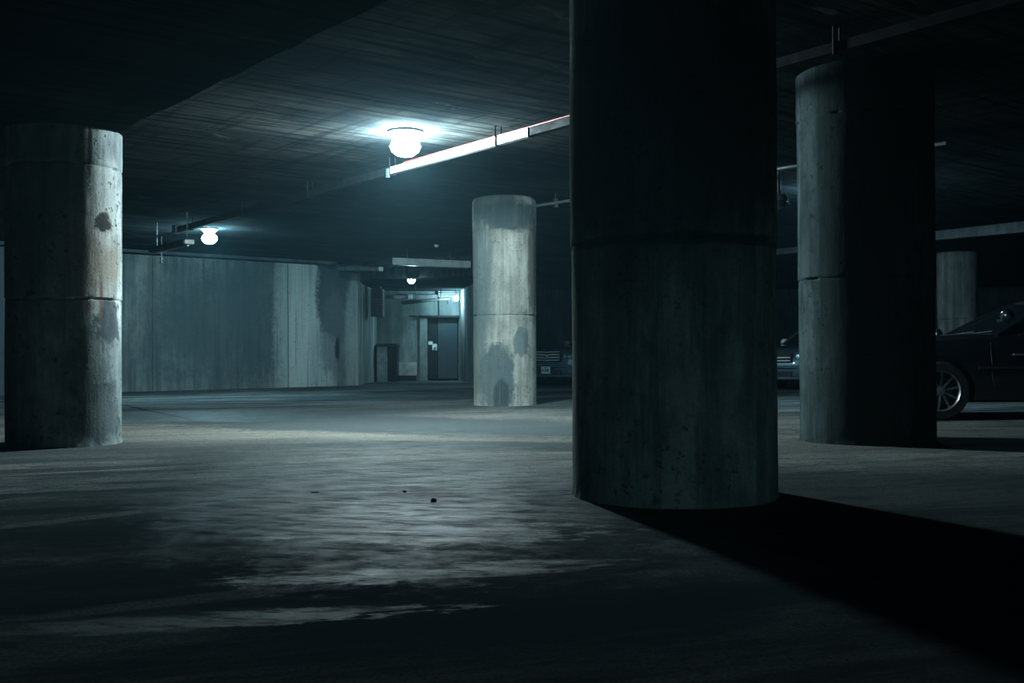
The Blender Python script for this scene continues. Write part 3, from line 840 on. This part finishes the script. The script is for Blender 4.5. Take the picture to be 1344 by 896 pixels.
bm = NB(); lathe(bm, [(0, 0), (0.05, 0), (0.05, -0.03), (0.035, -0.05), (0, -0.05)], 20); obj('detector_cap', bm, M['metal_white'], t, smooth=0.6)
# rough stub pipe with a pale box at the corner of the wall
t = thing('stub_duct', 'rough stub of duct with a pale end box above the wall corner', 'duct')
e0, e1 = Q(470, 352, 26.0), Q(498, 353, 25.4)
bm = NB(); tube(bm, [e0 + Vector((-.5, .3, 0.02)), e0, e1], [0.06, 0.065, 0.05], 14); obj('duct', bm, M['metal_grey'], t, smooth=0.8)
bm = NB(); box(bm, e1 + Vector((0.04, -0.02, 0)), (0.10, 0.1, 0.10), None, 0.01); obj('end_box', bm, M['metal_white'], t)
p = e0.lerp(e1, .5); bm = NB(); tube(bm, [p, Vector((p.x, p.y, ceil_z(p)+.01))], 0.01, 8); obj('hanger_rod', bm, M['metal_dark'], t)

# dark box hanging under the lobby soffit
def bxp(px0, px1, py0, py1, Y, depth):
    a_, c_ = Q(px0, py0, Y), Q(px1, py1, Y)
    return ((a_ + c_) / 2 + Vector((0, depth / 2, 0))), (c_.x - a_.x, depth, a_.z - c_.z)
c, s3 = bxp(486.5, 502.5, 379, 415, 28.6, 0.4)
t = thing('ventilation_box', 'dark ventilation box hanging left in the lobby', 'ventilation box')
bm = NB(); box(bm, c, s3, None, 0.01); box(bm, c + Vector((0, 0, s3[2] / 2 + 0.06)), (s3[0] * .6, .25, 0.16)); obj('box', bm, M['door_dark'], t)
bm = NB()
for k in range(6): box(bm, c + Vector((0, -s3[1] / 2 - 0.005, -s3[2] * 0.38 + k * s3[2] * 0.1)), (s3[0] * 0.8, 0.012, 0.015))
obj('grille', bm, M['metal_dark'], t)
c, s3 = bxp(505.5, 511, 392.5, 402.5, 31.7, 0.12)
t = thing('emergency_light_box', 'small pale box on the back wall beside the ventilation box', 'emergency light')
bm = NB(); box(bm, c + Vector((0, 0.35, 0)), (s3[0], 0.9, s3[2]), None, 0.01); obj('case', bm, M['metal_grey'], t)
bm = NB(); box(bm, c + Vector((0.06, 0.0, -s3[2] * .45)), (s3[0] * 1.7, 0.05, 0.04), None, 0.005); obj('bracket', bm, M['metal_dark'], t)

# tapering dark pipe across the lobby
t = thing('exhaust_pipe', 'dark tapering pipe hanging across the lobby above the door', 'pipe')
x0, x1 = Q(529, 397, 28.0), Q(590, 392, 30.6)
bm = NB(); tube(bm, [x0 - (x1 - x0) * 0.02, x0, x0.lerp(x1, .5), x1], [0.03, 0.055, 0.04, 0.025], 14); obj('pipe', bm, M['black'], t, smooth=0.7)
bm = NB(); box(bm, x1 + Vector((-0.05, 0, -0.07)), (0.06, 0.05, 0.14), None, 0.005); obj('end_fitting', bm, M['metal_dark'], t)
for k in (0.25, 0.8):
    p = x0.lerp(x1, k); bm = NB(); tube(bm, [p, (p.x, p.y, 2.63)], 0.01, 8); obj('hanger_rod', bm, M['metal_dark'], t)
# conduit down to the door head
c_a = bw(576, 380) - bnrm * 0.03; c_b = bw(576.5, 416) - bnrm * 0.03
bm = NB(); tube(bm, [c_a, c_b + Vector((0,0,-0.0))], 0.022, 10); o = obj('wall_conduit', bm, M['metal_dark'], smooth=0.8); tag(o, 'dark vertical conduit running down the wall to the door head', 'conduit')
t = thing('wall_cable_tray', 'narrow cable tray high on the back wall left of the door', 'cable tray')
a_, c_ = bw(516, 390) - bnrm * 0.06, bw(574, 389) - bnrm * 0.06
bm = NB(); beam(bm, a_, c_, 0.12, 0.10, 0.004); obj('tray', bm, M['metal_grey'], t)
p = a_.lerp(c_, 0.38) - bnrm * 0.08
bm = NB(); box(bm, p, (0.13, 0.08, 0.13), None, 0.008); obj('socket_box', bm, M['metal_white'], t)
# white slats modelling the lamplit stripes of the ribbed lobby ceiling
t = thing('lit_rib_slats', 'white slats modelled for lamplit ceiling ribs above the door lamp', 'louvre')
a_, c_ = bw(575, 382), bw(601.5, 382)
for k in range(4):
    z = bw(590, 378.5 + k * 3.3).z
    aa = a_.copy(); cc = c_.copy(); aa.z = z; cc.z = z
    bm = NB(); x_ = (cc - aa).normalized(); n3 = bnrm; sl_ = (n3 * 0.9 + dz * 0.45).normalized()
    box(bm, (aa + cc) / 2 - bnrm * 0.07, ((cc - aa).length, 0.10, 0.008), (x_, sl_, x_.cross(sl_))); obj('slat', bm, M['metal_white'], t)
for e_ in (a_, c_):
    bm = NB()
    for z_ in (bw(590, 383).z,): box(bm, Vector((e_.x, e_.y, z_)) - bnrm * 0.07, (0.02, 0.13, 0.30), (bd, bnrm, dz))
    obj('frame_side', bm, M['metal_grey'], t)

# low booth with an overhanging top in the left of the lobby
t = thing('utility_cabinet', 'waist-high cabinet with a dark overhanging top in the lobby corner', 'cabinet')
Yc = bw(508, 497).y - 0.72
a_, c_ = Q(494.5, 455, Yc), Q(520.8, 499, Yc)
wd_ = c_.x - a_.x; hh = Q(508, 455, Yc).z
split = Q(508, 470, Yc).x
bm = NB(); box(bm, ((a_.x + split) / 2, Yc + 0.33, hh / 2), (split - a_.x, 0.65, hh), None, 0.01); obj('side_panel', bm, plain('cabinet_side_paint', (0.22, 0.30, 0.32), 0.7, 0, 0.45, 6), t)
bm = NB(); box(bm, ((c_.x + split) / 2 - 0.01, Yc + 0.38, hh / 2), (c_.x - split, 0.6, hh), None, 0.01); obj('door', bm, M['door_dark'], t)
bm = NB(); box(bm, ((a_.x + c_.x) / 2, Yc + 0.32, hh + 0.045), (wd_ + 0.03, 0.72, 0.09), None, 0.01); obj('top', bm, M['black'], t)
# pale board against the wall, on a low plinth
t = thing('pale_board', 'pale rectangular board leaning against the wall between cabinet and door', 'board')
Yd = bw(534, 497).y - 0.12
c, s3 = bxp(521.5, 547, 475.5, 492.5, Yd, 0.05)
bm = NB(); box(bm, c, s3, None, 0.006); obj('board', bm, plain('pale_board_paint', (0.34, 0.40, 0.40), 0.6, 0, 0.4, 5), t)
bm = NB(); box(bm, (c.x, c.y + 0.02, (c.z - s3[2] / 2) / 2), (s3[0] * 0.96, 0.04, c.z - s3[2] / 2), None, 0.004); obj('foot', bm, M['door_dark'], t)
# small dark vent slot in the wall
p = bw(542, 414.5)
bm = NB(); box(bm, p - bnrm * 0.01, (0.22, 0.04, 0.035), (bd, bnrm, dz), 0.004); o = obj('wall_vent', bm, M['black']); tag(o, 'thin dark vent slot in the wall left of the door head', 'vent')

# ------------------------------------------------------------------ cars (front at local x = 0, length along +x)
def loft(bm, secs, closed_ends=True):
    rings = [[bm.verts.new(p) for p in s] for s in secs]
    n = len(rings[0])
    for i in range(len(rings) - 1):
        for k in range(n - 1):
            bm.faces.new((rings[i][k], rings[i][k + 1], rings[i + 1][k + 1], rings[i + 1][k]))
        bm.faces.new((rings[i][n - 1], rings[i][0], rings[i + 1][0], rings[i + 1][n - 1]))
    if closed_ends:
        bm.faces.new(rings[0][::-1]); bm.faces.new(rings[-1])
def interp(tab, x):
    for i in range(len(tab) - 1):
        if tab[i][0] <= x <= tab[i + 1][0]:
            k = (x - tab[i][0]) / (tab[i + 1][0] - tab[i][0])
            k = k * k * (3 - 2 * k) * 0.4 + k * 0.6
            return [a + (b_ - a) * k for a, b_ in zip(tab[i][1:], tab[i + 1][1:])]
    return list(tab[-1][1:]) if x > tab[-1][0] else list(tab[0][1:])
def make_car(label, loc, rz, paint, spec):
    """spec: L length, w half width, hood, belt, roof heights, wheel radius, x of axles, cowl"""
    t = thing('car', label, 'car', loc, rz)
    L, w, hood, roof, wr = spec['L'], spec['w'], spec['hood'], spec['roof'], spec['wr']
    ax1, ax2, cowl = spec['ax1'], spec['ax2'], spec['cowl']
    # station: x, half width factor, bottom z, top z (upper edge of the sides), crown
    tab = [(0.0, 0.72, 0.30, hood * 0.66, 0.0), (0.06, 0.86, 0.22, hood * 0.80, 0.01), (0.22, 0.95, 0.19, hood * 0.87, 0.02), (0.55, 0.985, 0.19, hood * 0.925, 0.035),
           (cowl - 0.1, 1.0, 0.20, hood * 0.975, 0.03), (cowl + 0.5, 1.0, 0.20, hood * 1.0, 0.0), (L * 0.72, 1.0, 0.20, hood * 1.02, 0.0),
           (L * 0.80, 0.99, 0.22, hood * 1.04, 0.03), (L - 0.35, 0.95, 0.26, hood * 1.04, 0.03), (L - 0.05, 0.88, 0.30, hood * 1.0, 0.01), (L, 0.78, 0.36, hood * 0.85, 0.0)]
    secs = []
    N = 64
    xs = sorted(set([L * i / N for i in range(N + 1)] + [0.03, 0.06, 0.12, 0.18]))
    for x in xs:
        f, zb, zt, cr = interp(tab, x)
        hw = w * f
        h = zt - zb
        half = [(0.0, zb), (hw * 0.80, zb), (hw * 0.95, zb + 0.03), (hw * 0.985, zb + h * 0.20), (hw * 1.0, zb + h * 0.45), (hw * 1.0, zb + h * 0.62),
                (hw * 0.985, zb + h * 0.70), (hw * 0.975, zb + h * 0.85), (hw * 0.93, zb + h * 0.96), (hw * 0.82, zt), (hw * 0.6, zt + cr * 0.6 + 0.006), (hw * 0.3, zt + cr * 0.9 + 0.004), (0.0, zt + cr)]
        ring = [Vector((x, y, z)) for y, z in half] + [Vector((x, -y, z)) for y, z in half[-2:0:-1]]
        secs.append(ring)
    bm = NB(); loft(bm, secs)
    body = obj('body', bm, paint, t, smooth=0.55)
    # wheel arches cut out of the body
    cm = NB()
    for ax in (ax1, ax2):
        for sy in (-1, 1):
            tmp = bmesh.ops.create_cone(cm, cap_ends=True, segments=40, radius1=wr + 0.055, radius2=wr + 0.055, depth=0.34,
                                        matrix=Matrix.Translation((ax, sy * (w - 0.10), wr)) @ Matrix.Rotation(PI / 2, 4, 'X'))
    cut = obj('arch_cutter', cm, M['black'])
    md = body.modifiers.new('b', 'BOOLEAN'); md.operation = 'DIFFERENCE'; md.object = cut; md.solver = 'EXACT'
    cut.parent = t
    bpy.context.view_layer.update()
    dg = bpy.context.evaluated_depsgraph_get()
    nm = bpy.data.meshes.new_from_object(body.evaluated_get(dg))
    body.modifiers.clear(); body.data = nm
    bpy.data.objects.remove(cut, do_unlink=True)
    # greenhouse: glass shell, roof panel, pillars
    xa, xb, xc, xd = cowl, cowl + spec['rake'], L * 0.62, L * 0.80
    zb0 = hood * 0.97
    bw_, rw = w * 0.90, w * 0.66
    def gs(x, z, hw): return [Vector((x, -hw, z)), Vector((x, hw, z))]
    g = NB()
    base = [Vector((xa, -bw_ * 0.93, zb0)), Vector((xd, -bw_ * 0.9, zb0 + 0.03)), Vector((xd, bw_ * 0.9, zb0 + 0.03)), Vector((xa, bw_ * 0.93, zb0))]
    top = [Vector((xb, -rw, roof - 0.05)), Vector((xc, -rw, roof - 0.06)), Vector((xc, rw, roof - 0.06)), Vector((xb, rw, roof - 0.05))]
    gb = [g.verts.new(v) for v in base]; gt = [g.verts.new(v) for v in top]
    for i in range(4): g.faces.new((gb[i], gb[(i + 1) % 4], gt[(i + 1) % 4], gt[i]))
    g.faces.new(gt); g.faces.new(gb[::-1])
    obj('window_glass', g, M['glass_dark'], t)
    rf = NB()
    secs = []
    for i in range(13):
        k = i / 12; x = xb + (xc - xb) * k
        zz = roof - 0.05 + 0.05 * math.sin(PI * (0.08 + 0.84 * k))
        ring = []
        for j in range(9):
            q = -1 + 2 * j / 8
            ring.append(Vector((x, rw * 1.02 * q, zz + 0.02 * (1 - q * q))))
        ring += [Vector((v.x, v.y * 0.98, v.z - 0.025)) for v in ring[::-1]]
        secs.append(ring)
    loft(rf, secs); obj('roof', rf, paint, t, smooth=0.8)
    for sy in (-1, 1):
        mzz = spec.get('mirz', 0) if (sy < 0 or spec.get('mirz', 0) < 0) else -0.07
        for (p0, p1, r_) in ((base[3], top[3], 0.026), (base[2], top[2], 0.045), ((base[3] * 0.47 + base[2] * 0.53), (top[3] * 0.45 + top[2] * 0.55), 0.03)):
            a_ = Vector(p0); b2 = Vector(p1); a_.y *= sy; b2.y *= sy
            pm = NB(); tube(pm, [a_, a_.lerp(b2, .5) + Vector((0, sy * 0.012, 0.008)), b2], r_, 8); obj('pillar', pm, paint, t, smooth=0.9)
        # mirror
        mx = cowl + spec.get('mir', 0.42)
        hm = NB(); bmesh.ops.create_uvsphere(hm, u_segments=16, v_segments=10, radius=1, matrix=Matrix.Translation((mx, sy * (w + 0.07), zb0 + 0.12 + mzz)) @ Matrix.Diagonal((0.07, 0.105, 0.075, 1)))
        box(hm, (mx + 0.01, sy * (w - 0.04), zb0 + 0.07 + mzz), (0.06, 0.2, 0.03))
        mo = obj('side_mirror', hm, spec.get('mirror_mat', paint), t, smooth=0.8)
        # chrome strip at the foot of the side windows
        hn = NB(); tube(hn, [Vector((xa + 0.25, sy * bw_ * 0.965, zb0 + 0.012)), Vector((xd - 0.3, sy * bw_ * 0.955, zb0 + 0.03))], 0.008, 6); obj('window_trim', hn, M['chrome'] if spec.get('trim') else M['black'], t)
        # door seams as thin dark lines on the flank, handle
        for dx in spec['doors']:
            sm = NB(); pts = []
            for q, hwf in ((0.24, 0.985), (0.45, 1.0), (0.62, 1.0), (0.72, 0.985), (0.9, 0.965)):
                f, zb, zt, cr = interp(tab, dx)
                pts.append(Vector((dx + (0.03 if q < 0.3 else 0), sy * (w * f * hwf + 0.001), zb + (zt - zb) * q)))
            tube(sm, pts, 0.004, 6); obj('door_seam', sm, M['black'], t)
        for dx in spec['handles']:
            sm = NB(); box(sm, (dx, sy * (w * 0.985 + 0.018), 0.20 + (hood - 0.2) * 0.69), (0.16, 0.02, 0.022), None, 0.006); obj('door_handle', sm, M['chrome'], t)
        sm = NB(); box(sm, (L * 0.47, sy * (w + 0.003), 0.20 + (hood - 0.2) * 0.5), (ax2 - ax1 - 2 * wr - 0.25, 0.014, 0.03), None, 0.005); obj('side_moulding', sm, M['black'], t)
    # wheels
    for ax in (ax1, ax2):
        for sy in (-1, 1):
            c = Vector((ax, sy * (w - 0.115), wr))
            tb_ = NB(); tw = 0.105
            lathe(tb_, [(wr * 0.66, -tw), (wr * 0.93, -tw), (wr * 0.985, -tw * 0.8), (wr, -tw * 0.3), (wr, tw * 0.3), (wr * 0.985, tw * 0.8), (wr * 0.93, tw), (wr * 0.66, tw)], 40, c, 'Y')
            wh = obj('wheel', tb_, M['tyre'], t, smooth=0.6)
            rb = NB(); s_ = sy
            lathe(rb, [(wr * 0.70, s_ * tw * 0.98), (wr * 0.66, s_ * tw * 1.02), (wr * 0.62, s_ * tw * 0.8), (wr * 0.61, s_ * -tw * 0.9), (wr * 0.67, s_ * -tw * 0.98)], 40, c, 'Y')
            obj('rim', rb, M['chrome'], wh, smooth=0.6)
            sb = NB()
            for k in range(10):
                a = 2 * PI * k / 10 + 0.2
                d = Vector((math.cos(a), 0, math.sin(a)))
                beam(sb, c + d * wr * 0.10 + Vector((0, s_ * tw * 0.75, 0)), c + d * wr * 0.63 + Vector((0, s_ * tw * 0.72, 0)), 0.022, 0.026)
            lathe(sb, [(0, s_ * tw * 0.9), (wr * 0.15, s_ * tw * 0.88), (wr * 0.17, s_ * tw * 0.6), (0, s_ * tw * 0.6)], 20, c, 'Y')
            obj('spokes', sb, M['metal_grey'], wh, smooth=0.5)
            db = NB(); lathe(db, [(0, s_ * tw * 0.3), (wr * 0.5, s_ * tw * 0.3), (wr * 0.5, s_ * tw * 0.1), (0, s_ * tw * 0.1)], 28, c, 'Y'); obj('brake_disc', db, M['metal_dark'], wh)
            ab = NB(); lathe(ab, [(0, -s_ * 0.23), (wr + 0.04, -s_ * 0.23), (wr + 0.04, -s_ * 0.2), (0, -s_ * 0.2)], 28, c + Vector((0, 0, 0)), 'Y'); obj('arch_liner', ab, M['black'], t)
    # front: grille bars, headlamps, plate, bumper lip, lower intake
    f0, zb_, zt_, _ = interp(tab, 0.04)
    zg = hood * 0.70
    gb_ = NB(); box(gb_, (-0.005, 0, zg), (0.10, w * 1.02, 0.20), None, 0.02); gr = obj('grille', gb_, M['black'], t)
    for k in range(spec.get('bars', 3)):
        bb2 = NB(); zz = zg - 0.065 + k * 0.065
        for sy in (-1, 1):
            tube(bb2, [Vector((-0.062, 0, zz - 0.012)), Vector((-0.058, sy * w * 0.10, zz)), Vector((-0.05, sy * w * 0.49, zz + 0.004))], 0.011, 8)
        obj('grille_bar', bb2, M['trim_bright'], gr, smooth=0.9)
    bb2 = NB(); lathe(bb2, [(0.0, -0.085), (0.045, -0.08), (0.05, -0.06), (0, -0.06)], 20, (0, 0, zg), 'X')
    obj('badge', bb2, M['chrome'], gr, smooth=0.8)
    for sy in (-1, 1):
        hb = NB(); bmesh.ops.create_uvsphere(hb, u_segments=20, v_segments=12, radius=1, matrix=Matrix.Translation((0.10, sy * w * 0.74, zg + 0.02)) @ Matrix.Rotation(sy * 0.45, 4, 'Z') @ Matrix.Diagonal((0.13, 0.20, 0.075, 1)))
        hl = obj('headlamp', hb, M['lens'], t, smooth=4)
        eb = NB()
        for dy in (-0.06, 0.06):
            lathe(eb, [(0.0, -0.055), (0.045, -0.05), (0.05, -0.02), (0, 0)], 16, (0.03 + 0.03 * (1 if dy * sy > 0 else -0.3), sy * w * 0.74 + dy, zg + 0.02), 'X')
        obj('reflector', eb, M['chrome'], hl, smooth=0.8)
        fb = NB(); bmesh.ops.create_uvsphere(fb, u_segments=14, v_segments=8, radius=1, matrix=Matrix.Translation((0.06, sy * w * 0.72, 0.36)) @ Matrix.Diagonal((0.05, 0.09, 0.035, 1))); obj('fog_lamp', fb, M['lens'], t, smooth=4)
    ib = NB(); box(ib, (0.0, 0, 0.335), (0.10, w * 1.0, 0.11), None, 0.02); obj('lower_intake', ib, M['black'], t)
    lb = NB(); pts = [Vector((0.30, -w * 0.97, 0.27)), Vector((0.09, -w * 0.88, 0.26)), Vector((-0.01, -w * 0.66, 0.255)), Vector((-0.04, 0, 0.25)), Vector((-0.01, w * 0.66, 0.255)), Vector((0.09, w * 0.88, 0.26)), Vector((0.30, w * 0.97, 0.27))]
    tube(lb, pts, 0.035, 10); obj('bumper_lip', lb, paint, t, smooth=0.9)
    ub = NB(); pts = [Vector((0.24, -w * 0.965, 0.47)), Vector((0.04, -w * 0.82, 0.475)), Vector((-0.035, -w * 0.5, 0.48)), Vector((-0.055, 0, 0.48)), Vector((-0.035, w * 0.5, 0.48)), Vector((0.04, w * 0.82, 0.475)), Vector((0.24, w * 0.965, 0.47))]
    tube(ub, pts, 0.03, 10); obj('bumper', ub, paint, t, smooth=0.9)
    if spec.get('plate'):
        pb = NB(); box(pb, (-0.085, 0, 0.385), (0.02, 0.32, 0.17), None, 0.004); pp = obj('licence_plate', pb, M['plate'], t)
        ib = NB()
        # blurred characters of the plate: a small line above, four digits below
        for (y0, y1, z0, z1) in ((-0.05, 0.05, 0.435, 0.45), (-0.11, -0.06, 0.35, 0.41), (-0.045, -0.02, 0.35, 0.41), (0.0, 0.05, 0.35, 0.365), (0.0, 0.015, 0.35, 0.41), (0.0, 0.05, 0.395, 0.41), (0.075, 0.12, 0.35, 0.41)):
            box(ib, (-0.097, (y0 + y1) / 2, (z0 + z1) / 2), (0.004, y1 - y0, z1 - z0))
        obj('plate_marks', ib, M['plate_ink'], pp)
    # wiper cowl and tail lamps
    wb = NB()
    for sy in (-0.1, 0.45): tube(wb, [Vector((cowl - 0.02, sy * w, zb0 + 0.03)), Vector((cowl + 0.06, (sy - 0.5) * w, zb0 + 0.055))], 0.008, 6)
    obj('wiper', wb, M['black'], t)
    for sy in (-1, 1):
        tl = NB(); box(tl, (L - 0.03, sy * w * 0.6, hood * 0.85), (0.08, w * 0.4, 0.12), None, 0.02); obj('tail_lamp', tl, M['red'], t)
    return t
vang = math.atan2(VD.y, VD.x)
SED = dict(L=4.85, w=0.91, hood=0.98, roof=1.42, wr=0.325, ax1=0.90, ax2=3.75, cowl=1.25, rake=0.75, doors=(1.45, 2.45, 3.35), handles=(2.25, 3.15))
# dark sedan behind the middle column: front centre from the number plate
fp = P(718, 507, 0); fp = Vector((fp.x, fp.y, 0))
fp = Q(720, 486, 25.4); fp.z = 0
c1 = dict(SED, plate=1, trim=1, bars=4, mirror_mat=M['trim_bright'], mirz=-0.05, mir=0.22)
make_car('dark sedan with chrome grille and number plate, right of the middle column', fp, vang, M['paint_navy'], c1)
fp = Q(1016, 486, 22.1); fp.z = 0
c2 = dict(SED, hood=0.96, bars=2, trim=1, w=0.90, mirror_mat=M['trim_bright'], mirz=-0.04)
make_car('dark car front seen in the gap between the two dark columns', fp, vang, M['paint_navy'], c2)
wc = P(1236, 552, 0)
c3 = dict(L=5.0, w=0.93, hood=1.0, roof=1.44, wr=0.34, ax1=0.92, ax2=3.85, cowl=1.62, rake=0.85, mir=0.02, mirz=0.10, doors=(1.50, 2.55, 3.45), handles=(1.82, 3.2))
make_car('black sedan seen from the side with a chrome wheel, at the right edge', (wc.x - 0.92, wc.y + 0.93 - 0.0, 0), 0.0, M['paint_black'], c3)

# ------------------------------------------------------------------ bits on the floor
def debris(label, px, py, r, h, seed):
    random.seed(seed)
    bm = NB()
    p = P(px, py, 0)
    for i in range(9):
        a = random.random() * 2 * PI; d = random.random() * r * 0.7
        rr = r * (0.25 + 0.3 * random.random())
        bmesh.ops.create_icosphere(bm, subdivisions=1, radius=1, matrix=Matrix.Translation((math.cos(a) * d, math.sin(a) * d * 0.6, h * 0.3 * random.random() + rr * 0.25)) @ Matrix.Rotation(random.random() * 3, 4, 'Z') @ Matrix.Diagonal((rr, rr * 0.7, min(rr, h * 0.6), 1)))
    for v in bm.verts:
        v.co.x += random.uniform(-1, 1) * r * 0.06; v.co.z = max(0.0, v.co.z + random.uniform(-1, 1) * r * 0.05)
    o = obj('floor_debris', bm, plain('debris_%d' % seed, (0.02, 0.025, 0.025), 0.8), loc=p)
    tag(o, label, 'debris')
debris('small heap of dark debris on the floor behind the wet patch', 568, 658, 0.024, 0.026, 3)
debris('tiny dark crumb of debris on the lit floor below the brightest lamp', 531, 646, 0.012, 0.02, 4)
debris('flat dark scrap on the floor left of the lit area', 413, 646, 0.03, 0.006, 5)
